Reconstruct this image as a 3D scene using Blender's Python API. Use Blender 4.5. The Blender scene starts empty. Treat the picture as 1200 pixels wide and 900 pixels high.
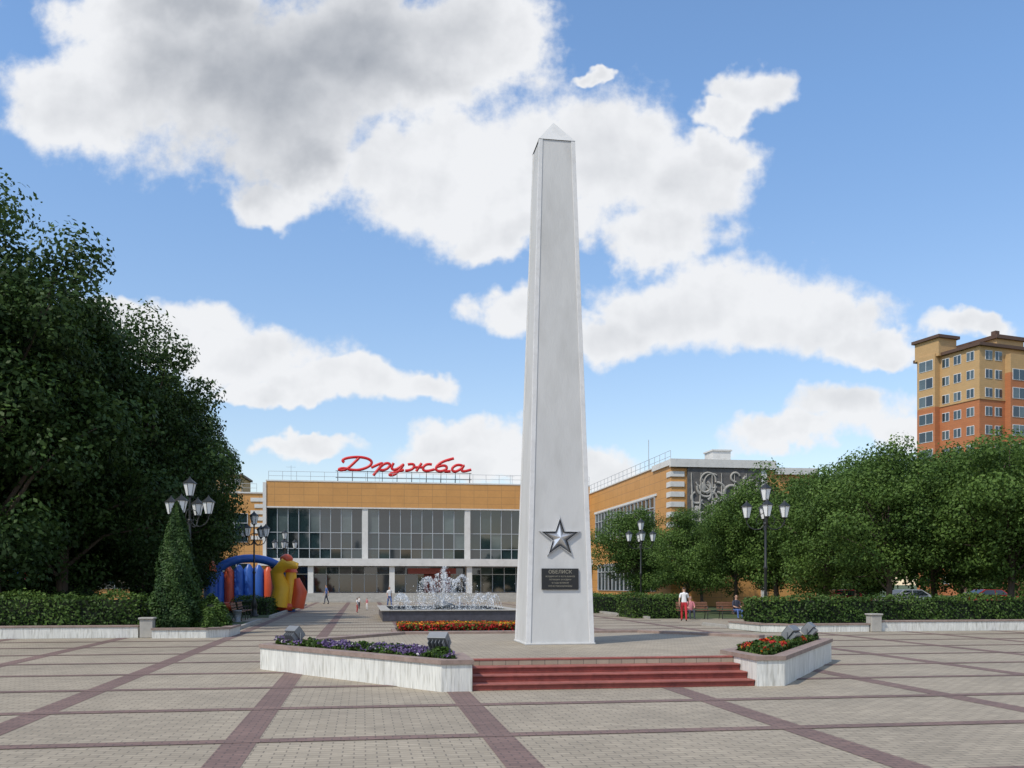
import bpy, math, random
import numpy as np
from mathutils import Vector, Matrix, Euler
random.seed(7); rng=np.random.default_rng(7)
scene=bpy.context.scene
TH=math.radians(9.04); CT=math.cos(TH); ST=math.sin(TH)
def site(r,d):   # surveyed offsets (metres) -> site plan coordinates
    return (r*CT+d*ST-4.35, -r*ST+d*CT)

# ---------------------------------------------------------------- materials
def newmat(name):
    m=bpy.data.materials.new(name); m.use_nodes=True
    nt=m.node_tree; b=nt.nodes['Principled BSDF']; return m,nt,b
def N(nt,t,**k):
    n=nt.nodes.new(t)
    for a,v in k.items(): setattr(n,a,v)
    return n
def L(nt,a,b): nt.links.new(a,b)
def mat(name,col,rough=.7,metal=0.,var=.12,nscale=1.2,bump=0.,bscale=30,stretch=(1,1,1),dirt=0.,spec=None,ior=None):
    m,nt,b=newmat(name)
    tc=N(nt,'ShaderNodeTexCoord'); mp=N(nt,'ShaderNodeMapping'); mp.inputs['Scale'].default_value=stretch
    L(nt,tc.outputs['Object'],mp.inputs['Vector'])
    n1=N(nt,'ShaderNodeTexNoise'); n1.inputs['Scale'].default_value=nscale; n1.inputs['Detail'].default_value=5; n1.inputs['Roughness'].default_value=.65
    L(nt,mp.outputs[0],n1.inputs['Vector'])
    cr=N(nt,'ShaderNodeValToRGB'); e=cr.color_ramp.elements
    e[0].position=.3; e[1].position=.7
    e[0].color=(*[c*(1-var) for c in col],1); e[1].color=(*[min(1,c*(1+var)) for c in col],1)
    L(nt,n1.outputs['Fac'],cr.inputs['Fac'])
    out=cr.outputs['Color']
    if dirt>0:
        n2=N(nt,'ShaderNodeTexNoise'); n2.inputs['Scale'].default_value=nscale*3.3; n2.inputs['Detail'].default_value=7
        L(nt,mp.outputs[0],n2.inputs['Vector'])
        r2=N(nt,'ShaderNodeValToRGB'); r2.color_ramp.elements[0].position=.5; r2.color_ramp.elements[1].position=.75
        r2.color_ramp.elements[0].color=(0,0,0,1); r2.color_ramp.elements[1].color=(dirt,dirt,dirt,1)
        L(nt,n2.outputs['Fac'],r2.inputs['Fac'])
        mx=N(nt,'ShaderNodeMixRGB'); mx.inputs['Color2'].default_value=(col[0]*.35,col[1]*.33,col[2]*.28,1)
        L(nt,r2.outputs['Color'],mx.inputs['Fac']); L(nt,out,mx.inputs['Color1']); out=mx.outputs['Color']
    L(nt,out,b.inputs['Base Color'])
    b.inputs['Roughness'].default_value=rough; b.inputs['Metallic'].default_value=metal
    if spec is not None: b.inputs['Specular IOR Level'].default_value=spec
    if ior is not None: b.inputs['IOR'].default_value=ior
    if bump>0:
        nb=N(nt,'ShaderNodeTexNoise'); nb.inputs['Scale'].default_value=bscale; nb.inputs['Detail'].default_value=4
        L(nt,mp.outputs[0],nb.inputs['Vector'])
        bp=N(nt,'ShaderNodeBump'); bp.inputs['Strength'].default_value=bump; bp.inputs['Distance'].default_value=.02
        L(nt,nb.outputs['Fac'],bp.inputs['Height']); L(nt,bp.outputs[0],b.inputs['Normal'])
    return m
def brickmat(name,c1,c2,mort,w,h,ms=.012,vertical=False,stain=.25,rough=.8,offset=.5):
    m,nt,b=newmat(name)
    tc=N(nt,'ShaderNodeTexCoord'); vec=tc.outputs['Object']
    if vertical:
        sp=N(nt,'ShaderNodeSeparateXYZ'); L(nt,vec,sp.inputs[0])
        ad=N(nt,'ShaderNodeMath',operation='ADD'); L(nt,sp.outputs[0],ad.inputs[0]); L(nt,sp.outputs[1],ad.inputs[1])
        cb=N(nt,'ShaderNodeCombineXYZ'); L(nt,ad.outputs[0],cb.inputs[0]); L(nt,sp.outputs[2],cb.inputs[1]); vec=cb.outputs[0]
    br=N(nt,'ShaderNodeTexBrick'); br.offset=offset
    br.inputs['Scale'].default_value=1; br.inputs['Brick Width'].default_value=w; br.inputs['Row Height'].default_value=h
    br.inputs['Mortar Size'].default_value=ms; br.inputs['Mortar Smooth'].default_value=.2
    br.inputs['Color1'].default_value=(*c1,1); br.inputs['Color2'].default_value=(*c2,1); br.inputs['Mortar'].default_value=(*mort,1)
    L(nt,vec,br.inputs['Vector'])
    out=br.outputs['Color']
    for sc,st,lo,hi in ((.35,stain,.3,.7),(3.5,stain*.6,.35,.7)):
        n=N(nt,'ShaderNodeTexNoise'); n.inputs['Scale'].default_value=sc; n.inputs['Detail'].default_value=7; n.inputs['Roughness'].default_value=.7
        L(nt,tc.outputs['Object'],n.inputs['Vector'])
        mr=N(nt,'ShaderNodeMapRange'); mr.inputs[1].default_value=lo; mr.inputs[2].default_value=hi; mr.inputs[3].default_value=1-st; mr.inputs[4].default_value=1+st*.5
        L(nt,n.outputs['Fac'],mr.inputs[0])
        mu=N(nt,'ShaderNodeMixRGB',blend_type='MULTIPLY'); mu.inputs['Fac'].default_value=1
        L(nt,out,mu.inputs['Color1']); L(nt,mr.outputs[0],mu.inputs['Color2']); out=mu.outputs['Color']
    L(nt,out,b.inputs['Base Color']); b.inputs['Roughness'].default_value=rough
    bp=N(nt,'ShaderNodeBump'); bp.inputs['Strength'].default_value=.3; bp.inputs['Distance'].default_value=.01
    L(nt,br.outputs['Fac'],bp.inputs['Height']); bp.invert=True; L(nt,bp.outputs[0],b.inputs['Normal'])
    return m
def leafmat(name,dark,mid,light,trans=.25,rough=.55):
    m,nt,b=newmat(name)
    at=N(nt,'ShaderNodeAttribute'); at.attribute_name='tone'
    cr=N(nt,'ShaderNodeValToRGB'); e=cr.color_ramp.elements
    e[0].position=0; e[0].color=(*dark,1); e[1].position=1; e[1].color=(*light,1)
    k=e.new(.5); k.color=(*mid,1)
    L(nt,at.outputs['Fac'],cr.inputs['Fac']); L(nt,cr.outputs[0],b.inputs['Base Color'])
    b.inputs['Roughness'].default_value=rough; b.inputs['Specular IOR Level'].default_value=.2
    tr=N(nt,'ShaderNodeBsdfTranslucent'); L(nt,cr.outputs[0],tr.inputs['Color'])
    mx=N(nt,'ShaderNodeMixShader'); mx.inputs[0].default_value=trans
    out=nt.nodes['Material Output']; L(nt,b.outputs[0],mx.inputs[1]); L(nt,tr.outputs[0],mx.inputs[2]); L(nt,mx.outputs[0],out.inputs['Surface'])
    return m

M={}
M['paver']=brickmat('pavers',(.395,.335,.25),(.33,.28,.208),(.20,.17,.13),.24,.12,.009,stain=.22)
M['band']=brickmat('band_pavers',(.235,.150,.125),(.19,.122,.104),(.12,.085,.075),.2,.1,.010,stain=.25)
M['ground']=mat('grass_ground',(.06,.085,.03),.95,var=.35,nscale=.6,bump=.6,bscale=12)
M['asph']=mat('asphalt',(.06,.06,.06),.9,var=.15)
M['white_wall']=mat('white_painted_concrete',(.64,.64,.60),.8,var=.14,nscale=2.5,stretch=(3,3,.35),bump=.7,bscale=7,dirt=.6)
M['coping']=mat('coping_stone',(.27,.20,.17),.75,var=.2,nscale=4,dirt=.3)
M['step']=mat('red_painted_steps',(.24,.050,.038),.6,var=.25,nscale=3,dirt=.45,bump=.2)
M['step_top']=mat('worn_step_treads',(.29,.09,.07),.65,var=.25,nscale=3,dirt=.45)
M['obel']=mat('obelisk_plaster',(.55,.55,.54),.75,var=.07,nscale=.9,stretch=(1,1,.35),dirt=.18,bump=.15,bscale=25)
M['obel_trim']=mat('obelisk_trim',(.64,.64,.635),.65,var=.07,nscale=2,dirt=.2)
M['silver']=mat('star_metal',(.66,.67,.69),.32,metal=.75,var=.08,nscale=6)
M['dark']=mat('dark_recess',(.05,.05,.05),.6)
M['granite']=mat('black_granite',(.012,.012,.013),.35,var=.3,nscale=60)
M['gold']=mat('engraved_letters',(.30,.28,.22),.5)
M['iron']=mat('black_iron',(.018,.02,.02),.45,var=.2)
M['lglass']=mat('lantern_glass',(.80,.82,.82),.25,var=.03)
M['orange']=brickmat('orange_panels',(.58,.295,.09),(.54,.27,.08),(.36,.19,.07),1.5,.75,.02,vertical=True,stain=.10,rough=.6,offset=0)
M['bwhite']=mat('facade_white',(.62,.61,.58),.7,var=.08,nscale=.8,dirt=.2)
M['frame']=mat('window_frames',(.40,.43,.45),.5,var=.05)
def glass(name,c,r=.04):
    return mat(name,c,r,var=.3,nscale=.5,spec=.6,ior=1.8)
M['glass']=glass('dark_glass',(.018,.034,.038)); M['glass2']=glass('curtained_glass',(.075,.10,.10),.1); M['glass3']=glass('deep_glass',(.010,.015,.017))
M['roof']=mat('roof_felt',(.09,.09,.09),.9)
M['red']=mat('red_sign_paint',(.62,.018,.02),.4,var=.08)
M['relief']=mat('relief_concrete',(.11,.105,.10),.85,var=.3,nscale=2,dirt=.3)
M['relief2']=mat('relief_raised',(.36,.345,.31),.85,var=.2,nscale=2,dirt=.2)
M['stone']=mat('pale_stone',(.38,.365,.33),.85,var=.15,nscale=2,dirt=.2)
M['beige']=brickmat('beige_brick',(.52,.335,.155),(.48,.31,.14),(.42,.29,.16),1.0,.3,.02,vertical=True,stain=.06)
M['terra']=brickmat('terracotta_brick',(.47,.175,.07),(.43,.155,.06),(.34,.15,.08),1.0,.3,.02,vertical=True,stain=.06)
M['brown']=mat('brown_roof_metal',(.10,.055,.035),.6)
M['wframe']=mat('white_pvc',(.72,.73,.74),.4,var=.04)
M['bark']=mat('bark',(.085,.065,.05),.95,var=.35,nscale=5,stretch=(3,3,.6),bump=.8,bscale=8)
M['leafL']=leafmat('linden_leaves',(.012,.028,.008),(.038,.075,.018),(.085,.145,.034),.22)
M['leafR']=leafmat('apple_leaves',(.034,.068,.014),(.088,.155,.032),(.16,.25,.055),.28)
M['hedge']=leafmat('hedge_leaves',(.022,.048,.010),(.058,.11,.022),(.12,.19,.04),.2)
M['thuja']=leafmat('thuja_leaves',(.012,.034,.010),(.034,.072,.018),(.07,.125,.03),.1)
M['hedgecore']=mat('hedge_inner',(.010,.018,.006),.95)  # near-black: shade inside the foliage is put into this colour
M['soil']=mat('soil',(.05,.037,.026),.95,var=.3,nscale=8,bump=.6)
def petal(n,c): return leafmat(n,tuple(k*.55 for k in c),c,tuple(min(1,k*1.3) for k in c),.2)
M['violet']=petal('violet_petals',(.17,.12,.25)); M['yellow']=petal('yellow_petals',(.80,.48,.03)); M['orangep']=petal('orange_petals',(.78,.18,.02)); M['redp']=petal('red_petals',(.45,.03,.03)); M['whitep']=petal('white_petals',(.75,.72,.7))
M['basin']=mat('basin_granite',(.055,.055,.07),.35,var=.3,nscale=5)
M['water']=mat('water',(.05,.09,.11),.08,var=.1,bump=.8,bscale=6,spec=.8)
M['spray']=petal('spray_drops',(.85,.88,.92))
M['wood']=mat('bench_wood',(.17,.075,.04),.6,var=.25,nscale=6,stretch=(1,8,8))
M['grey']=mat('grey_metal',(.22,.23,.24),.5,metal=.3)
M['skin']=mat('skin',(.50,.30,.21),.6,var=.05); M['hair']=mat('hair',(.045,.025,.015),.7)
M['cloth_w']=mat('white_cloth',(.78,.78,.78),.85); M['cloth_r']=mat('red_cloth',(.50,.03,.04),.85); M['cloth_d']=mat('dark_cloth',(.04,.045,.07),.85)
M['cloth_p']=mat('pink_cloth',(.6,.22,.25),.85); M['cloth_b']=mat('blue_cloth',(.08,.14,.34),.85); M['shoe']=mat('shoes',(.03,.03,.03),.6)
M['infb']=mat('inflatable_blue',(.03,.12,.46),.4,var=.1); M['infy']=mat('inflatable_yellow',(.80,.45,.03),.4,var=.1); M['infr']=mat('inflatable_red',(.62,.09,.03),.4,var=.1)
M['carr']=mat('car_red',(.35,.02,.02),.25,var=.03); M['cars']=mat('car_silver',(.42,.43,.45),.28,metal=.5,var=.03); M['rubber']=mat('tyre',(.02,.02,.02),.85)

# ---------------------------------------------------------------- mesh builder
class MB:
    def __init__(s): s.v=[]; s.f=[]; s.m=[]; s.sm=[]
    def add(s,vs,fs,mi=0,sm=False):
        o=len(s.v); s.v+= [tuple(v) for v in vs]
        for f in fs: s.f.append([i+o for i in f]); s.m.append(mi); s.sm.append(sm)
    def box(s,x0,x1,y0,y1,z0,z1,mi=0):
        s.add([(x0,y0,z0),(x1,y0,z0),(x1,y1,z0),(x0,y1,z0),(x0,y0,z1),(x1,y0,z1),(x1,y1,z1),(x0,y1,z1)],
              [(0,3,2,1),(4,5,6,7),(0,1,5,4),(1,2,6,5),(2,3,7,6),(3,0,4,7)],mi)
    def obox(s,c,size,rot,mi=0):
        R=Euler(rot).to_matrix(); c=Vector(c); o=[]
        for z in (-.5,.5):
            for x,y in ((-.5,-.5),(.5,-.5),(.5,.5),(-.5,.5)):
                o.append(c+R@Vector((x*size[0],y*size[1],z*size[2])))
        s.add(o,[(0,3,2,1),(4,5,6,7),(0,1,5,4),(1,2,6,5),(2,3,7,6),(3,0,4,7)],mi)
    def frust(s,c0,h0,c1,h1,mi=0):
        o=[]
        for c,h in ((c0,h0),(c1,h1)):
            for x,y in ((-1,-1),(1,-1),(1,1),(-1,1)): o.append((c[0]+x*h[0],c[1]+y*h[1],c[2]))
        s.add(o,[(0,3,2,1),(4,5,6,7),(0,1,5,4),(1,2,6,5),(2,3,7,6),(3,0,4,7)],mi)
    def tube(s,pts,rad,n=8,mi=0,sm=True,cap=True):
        pts=[Vector(p) for p in pts]; vs=[]
        up=None
        for i,p in enumerate(pts):
            d=(pts[min(i+1,len(pts)-1)]-pts[max(i-1,0)])
            if d.length<1e-9: d=Vector((0,0,1))
            d.normalize()
            if up is None:
                up=Vector((1,0,0)) if abs(d.x)<.9 else Vector((0,1,0))
            a=up-d*up.dot(d); a.normalize(); up=a; b=d.cross(a)
            r=rad[i] if hasattr(rad,'__len__') else rad
            for k in range(n):
                t=2*math.pi*k/n; vs.append(p+a*math.cos(t)*r+b*math.sin(t)*r)
        fs=[]
        for i in range(len(pts)-1):
            for k in range(n): fs.append((i*n+k,i*n+(k+1)%n,(i+1)*n+(k+1)%n,(i+1)*n+k))
        s.add(vs,fs,mi,sm)
        if cap:
            s.add(vs[:n],[tuple(range(n))[::-1]],mi); s.add(vs[-n:],[tuple(range(n))],mi)
    def sphere(s,c,r,nu=14,nv=9,mi=0):
        if not hasattr(r,'__len__'): r=(r,r,r)
        vs=[(c[0],c[1],c[2]-r[2])]
        for j in range(1,nv):
            p=-math.pi/2+math.pi*j/nv
            for i in range(nu):
                t=2*math.pi*i/nu; vs.append((c[0]+r[0]*math.cos(p)*math.cos(t),c[1]+r[1]*math.cos(p)*math.sin(t),c[2]+r[2]*math.sin(p)))
        vs.append((c[0],c[1],c[2]+r[2])); fs=[]
        for i in range(nu):
            fs.append((0,1+(i+1)%nu,1+i)); e=1+(nv-2)*nu; fs.append((e+i,e+(i+1)%nu,len(vs)-1))
        for j in range(nv-2):
            for i in range(nu):
                a=1+j*nu; fs.append((a+i,a+(i+1)%nu,a+nu+(i+1)%nu,a+nu+i))
        s.add(vs,fs,mi,True)
    def prism(s,poly,z0,z1,mi=0):
        n=len(poly); vs=[(p[0],p[1],z0) for p in poly]+[(p[0],p[1],z1) for p in poly]
        fs=[tuple(range(n))[::-1],tuple(range(n,2*n))]+[(i,(i+1)%n,n+(i+1)%n,n+i) for i in range(n)]
        s.add(vs,fs,mi)
    def mesh(s,name,mats,off=(0,0,0)):
        me=bpy.data.meshes.new(name)
        me.from_pydata([(v[0]-off[0],v[1]-off[1],v[2]-off[2]) for v in s.v],[],s.f)
        for m in mats: me.materials.append(M[m])
        me.polygons.foreach_set('material_index',s.m); me.polygons.foreach_set('use_smooth',s.sm); me.update()
        return me
    def obj(s,name,mats,parent=None,world=True,bevel=0):
        off=parent.location if (parent and world) else (0,0,0)
        o=bpy.data.objects.new(name,s.mesh(name,mats,off)); scene.collection.objects.link(o)
        if parent: o.parent=parent
        if bevel:
            b=o.modifiers.new('bevel','BEVEL'); b.width=bevel; b.segments=2; b.limit_method='ANGLE'
        return o
def empty(name,loc,rot=0,scale=1):
    e=bpy.data.objects.new(name,None); e.location=loc; e.rotation_euler=(0,0,rot); e.scale=(scale,)*3 if not hasattr(scale,'__len__') else scale
    e.empty_display_size=.2; scene.collection.objects.link(e); return e
def inst(name,parts,loc,rot=0,scale=1):
    e=empty(name,loc,rot,scale)
    for pn,me in parts:
        o=bpy.data.objects.new(pn,me); scene.collection.objects.link(o); o.parent=e
    return e
def leaf_mesh(name,C,S,T,mats,outward=None,up=.4,asp=.6,mi=None):
    C=np.asarray(C,dtype=float); n=len(C); S=np.broadcast_to(np.asarray(S,dtype=float),(n,))[:,None]
    nn=rng.normal(size=(n,3))
    if outward is not None: nn=nn*.6+outward
    nn[:,2]+=up; nn/=np.linalg.norm(nn,axis=1,keepdims=True)+1e-9
    t=np.cross(nn,rng.normal(size=(n,3))); t/=np.linalg.norm(t,axis=1,keepdims=True)+1e-9
    b=np.cross(nn,t)
    V=np.stack([C+t*S,C+b*S*asp,C-t*S,C-b*S*asp],1).reshape(-1,3)
    me=bpy.data.meshes.new(name)
    me.vertices.add(4*n); me.vertices.foreach_set('co',V.ravel())
    me.loops.add(4*n); me.loops.foreach_set('vertex_index',np.arange(4*n,dtype=np.int32))
    me.polygons.add(n); me.polygons.foreach_set('loop_start',np.arange(0,4*n,4,dtype=np.int32))
    me.update(calc_edges=True); me.validate()
    a=me.attributes.new('tone','FLOAT','FACE'); a.data.foreach_set('value',np.clip(T,0,1).astype(np.float32))
    for m in mats: me.materials.append(M[m])
    if mi is not None: me.polygons.foreach_set('material_index',np.asarray(mi,dtype=np.int32))
    return me
def link(name,me,parent=None,loc=(0,0,0)):
    o=bpy.data.objects.new(name,me); scene.collection.objects.link(o); o.location=loc
    if parent: o.parent=parent
    return o

# ---------------------------------------------------------------- ground & paving
g=MB(); g.add([(-1500,-600,-.012),(1500,-600,-.012),(1500,3000,-.012),(-1500,3000,-.012)],[(0,1,2,3)]); g.obj('ground',['ground'])
XL,XR,YB=-9.2,10.4,33.3
p=MB()
def rect(mb,x0,x1,y0,y1,z,mi=0): mb.add([(x0,y0,z),(x1,y0,z),(x1,y1,z),(x0,y1,z)],[(0,1,2,3)],mi)
rect(p,-60,60,-30,YB,0); rect(p,XL,XR,YB,96.3,0); rect(p,XR,22,39.5,47.5,0); rect(p,-22,XL,47,52,0); rect(p,-20,XL,84,96.3,0); rect(p,XR,20.4,76,96.3,0)
p.obj('plaza_pavement',['paver'])
bd=MB()
xs=[-8.8,-5.73,-2.77,.98,5.03,8.7,12.4,16.2,20,23.8,27.6,31.4,35.2]+[-12.3-3.5*i for i in range(10)]
for x in xs:
    y1=96 if XL<x<XR else YB
    rect(bd,x-.19,x+.19,-25,y1,.004)
for k in range(-12,31):
    y=11.1+2.85*k
    if y<YB-.2: rect(bd,-59,59,y-.13,y+.13,.008)
    elif y<96: rect(bd,XL,XR,y-.13,y+.13,.008)
bd.obj('paving_bands',['band'])
rd=MB(); rect(rd,-200,-24,62,68,.004); rect(rd,24,200,62,69,.004); rd.obj('side_road',['asph'])

# ---------------------------------------------------------------- obelisk platform
plat=empty('obelisk_platform',(0,21,0))
H=.46
m=MB(); m.prism([(-2.6,16.75),(2.6,16.75),(6.1,20.8),(5.4,22.6),(3.3,25.5),(-3.3,25.5),(-5.4,22.6),(-6.1,20.8)],.012,H,0); m.obj('terrace',['paver'],plat)
m=MB()
for (a,b) in (((-3.3,25.5),(3.3,25.5)),((3.3,25.5),(5.6,22.4)),((-5.6,22.4),(-3.3,25.5))):
    a=Vector(a);b=Vector(b); d=(b-a); ln=d.length; c=(a+b)/2
    m.obox((c.x,c.y,.27),(ln,.3,.52),(0,0,math.atan2(d.y,d.x)),0)
m.obj('rear_kerb',['coping'],plat,bevel=.01)
m=MB()
for i in range(4):
    y0=15.75+.33*i; z1=.115*(i+1)
    m.box(-2.52,2.52,y0+.03,16.80,.115*i,z1-.03,0)
    m.box(-2.52,2.52,y0,y0+.37 if i<3 else 16.9,z1-.03,z1+(.002 if i==3 else 0),1)
m.obj('steps',['step','step_top'],plat,bevel=.008)

def planter(sg):
    e=empty('stone_planter',(sg*4.4,18.3,0))
    outer=[(2.53,15.70),(3.05,15.70),(6.50,20.55),(6.35,21.05),(5.9,20.95),(2.53,17.35)]
    if sg<0: outer=[(-x,y) for x,y in outer][::-1]
    w=MB(); n=len(outer)
    def ins(poly,d):
        res=[]; k=len(poly)
        for i in range(k):
            p0=Vector(poly[i-1]);p1=Vector(poly[i]);p2=Vector(poly[(i+1)%k])
            e1=(p1-p0).normalized(); e2=(p2-p1).normalized()
            n1=Vector((-e1.y,e1.x)); n2=Vector((-e2.y,e2.x)); bi=(n1+n2); bi/= max(.35,bi.dot(n1)) 
            res.append(tuple(p1+bi*d))
        return res
    inn=ins(outer,.16)
    def ring(mb,a,b,z0,z1,mi=0):
        k=len(a); vs=[(q[0],q[1],z0) for q in a]+[(q[0],q[1],z0) for q in b]+[(q[0],q[1],z1) for q in a]+[(q[0],q[1],z1) for q in b]
        fs=[]
        for i in range(k):
            j=(i+1)%k
            fs+= [(i,j,2*k+j,2*k+i),(k+j,k+i,3*k+i,3*k+j),(2*k+i,2*k+j,3*k+j,3*k+i)]
        mb.add(vs,fs,mi)
    ring(w,outer,inn,0,.46); w.obj('wall',['white_wall'],e)
    c=MB(); o2=ins(outer,-.03); i2=ins(outer,.22); ring(c,o2,i2,.46,.535); 
    k=len(o2); c.add([(q[0],q[1],.459) for q in o2]+[(q[0],q[1],.459) for q in i2],[(i,k+i,k+(i+1)%k,(i+1)%k) for i in range(k)])
    c.obj('coping',['coping'],e)
    s=MB(); s.add([(q[0],q[1],.47) for q in ins(outer,.2)],[tuple(range(n))]); s.obj('soil',['soil'],e)
    poly=ins(outer,.26); pts=[]
    tri=[(poly[0],poly[i],poly[i+1]) for i in range(1,n-1)]
    ar=np.array([abs((Vector(b)-Vector(a)).cross(Vector(c_)-Vector(a))) for a,b,c_ in tri]); ar/=ar.sum()
    NN=9000
    for t in rng.choice(len(tri),NN,p=ar):
        a,b,c_=tri[t]; r1,r2=rng.random(2)
        if r1+r2>1: r1,r2=1-r1,1-r2
        pts.append((a[0]+(b[0]-a[0])*r1+(c_[0]-a[0])*r2,a[1]+(b[1]-a[1])*r1+(c_[1]-a[1])*r2))
    pts=np.array(pts); hgt=.16+.07*np.sin(pts[:,0]*9)*np.cos(pts[:,1]*7)
    z=.48+rng.random(NN)**.6*hgt
    C=np.c_[pts,z]-np.array(e.location)
    top=(z>.48+hgt*.72)
    patch=np.sin(pts[:,0]*5.1+1)+np.cos(pts[:,1]*6.3)+rng.normal(0,.6,NN)
    if sg<0: mi=np.where(top&(patch>-.3),1,0); mats=['hedge','violet','whitep']; mi=np.where((mi==1)&(rng.random(NN)<.08),2,mi)
    else: mi=np.where(top&(patch>1.0),1,0); mats=['hedge','redp','orangep']; mi=np.where((mi==1)&(rng.random(NN)<.2),2,mi)
    me=leaf_mesh('flowers',C,.028+.014*rng.random(NN),rng.random(NN),mats,up=.8,asp=.75,mi=mi)
    link('flowers',me,e)
planter(-1); planter(1)

# ---------------------------------------------------------------- obelisk
ob=empty('obelisk',(0,21.25,H))
cx,cy=0,21.25; h0,h1=.775,.415; Z0,Z1,Z2=H,11.87,12.46
def hw(z): return h0+(h1-h0)*(z-Z0)/(Z1-Z0)
m=MB(); m.frust((cx,cy,Z0),(h0-.015,h0-.015),(cx,cy,Z1),(h1-.015,h1-.015)); m.obj('shaft',['obel'],ob)
m=MB()
for sx in (-1,1):
    for sy in (-1,1):
        m.frust((cx+sx*(h0-.05),cy+sy*(h0-.05),Z0),(.055,.055),(cx+sx*(h1-.045),cy+sy*(h1-.045),Z1),(.045,.045))
m.obj('corner_trims',['obel_trim'],ob,bevel=.006)
m=MB(); b=h1+.006; m.add([(cx-b,cy-b,Z1+.002),(cx+b,cy-b,Z1+.002),(cx+b,cy+b,Z1+.002),(cx-b,cy+b,Z1+.002),(cx,cy,Z2)],[(0,1,4),(1,2,4),(2,3,4),(3,0,4)]); m.obj('pyramidion',['obel'],ob)
m=MB(); m.box(cx-.80,cx+.80,cy-.80,cy+.80,H,H+.04); m.obj('footing',['obel'],ob,bevel=.01)
tilt=math.atan((h0-h1)/(Z1-Z0))
st=empty('five_pointed_star',(0,cy-hw(2.84)+.01,2.84)); st.rotation_euler=(-tilt,0,0)
def starpts(R,r,y): return [((R if i%2==0 else r)*math.sin(i*math.pi/5),y,(R if i%2==0 else r)*math.cos(i*math.pi/5)) for i in range(10)]
m=MB(); o=starpts(.50,.20,-.02); m.add(starpts(.50,.20,0)+o,[(i,(i+1)%10,10+(i+1)%10,10+i) for i in range(10)],0)
i_=starpts(.44,.175,-.055); m.add(o+i_,[(i,(i+1)%10,10+(i+1)%10,10+i) for i in range(10)],0)
j_=starpts(.41,.163,-.012); m.add(i_+j_,[(i,(i+1)%10,10+(i+1)%10,10+i) for i in range(10)],1)
m.add(j_,[tuple(range(10))],1)
k_=starpts(.375,.146,-.014); m.add(k_+[(0,-.13,0)],[(i,(i+1)%10,10) for i in range(10)],0)
m.obj('star_relief',['silver','dark'],st,world=False)
zp=1.8+(685-678.5)*20.75/1100
pq=empty('memorial_plaque',(0,cy-hw(zp)+.008,zp)); pq.rotation_euler=(-tilt,0,0)
m=MB(); m.box(-.42,.42,-.035,0,-.235,.235); m.obj('granite_slab',['granite'],pq,world=False,bevel=.006)
def text(body,size,loc,mt,parent,ext=.002,rot=(math.pi/2,0,0),name='lettering'):
    c=bpy.data.curves.new(name,'FONT'); c.body=body; c.size=size; c.align_x='CENTER'; c.align_y='CENTER'; c.extrude=ext
    c.materials.append(M[mt]); o=bpy.data.objects.new(name,c); scene.collection.objects.link(o); o.location=loc; o.rotation_euler=rot; o.parent=parent; return o
text('ОБЕЛИСК',.11,(0,-.038,.155),'gold',pq)
for i,t in enumerate(('ВОЗДВИГНУТ В ЧЕСТЬ ВОИНОВ','ПОГИБШИХ ЗА РОДИНУ','В ГОДЫ ВЕЛИКОЙ','ОТЕЧЕСТВЕННОЙ ВОЙНЫ')):
    text(t,.042,(0,-.038,.055-.072*i),'gold',pq)

# ---------------------------------------------------------------- floodlights
def flood(loc,rz):
    e=empty('floodlight',loc,rz)
    m=MB(); m.box(-.16,.16,-.1,.1,0,.03); m.tube([(-.2,0,.03),(-.2,0,.26)],.015,6); m.tube([(.2,0,.03),(.2,0,.26)],.015,6); m.box(-.21,.21,-.02,.02,.02,.04)
    m.obox((0,0,.25),(.36,.16,.26),(.7,0,0),0)
    for i in range(5): m.obox((-.14+.07*i,.1*-1,.16),(.012,.09,.2),(.7,0,0),0)
    m.obj('housing',['grey'],e,world=False,bevel=.012)
    m=MB(); m.obox((0,.065,.31),(.31,.02,.21),(.7,0,0)); m.obj('lens',['glass2'],e,world=False)
flood((-5.75,20.15,.54),-.9); flood((-3.0,16.75,.56),-.5); flood((4.6,18.7,.54),.7); flood((5.75,20.2,.54),.9)

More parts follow.
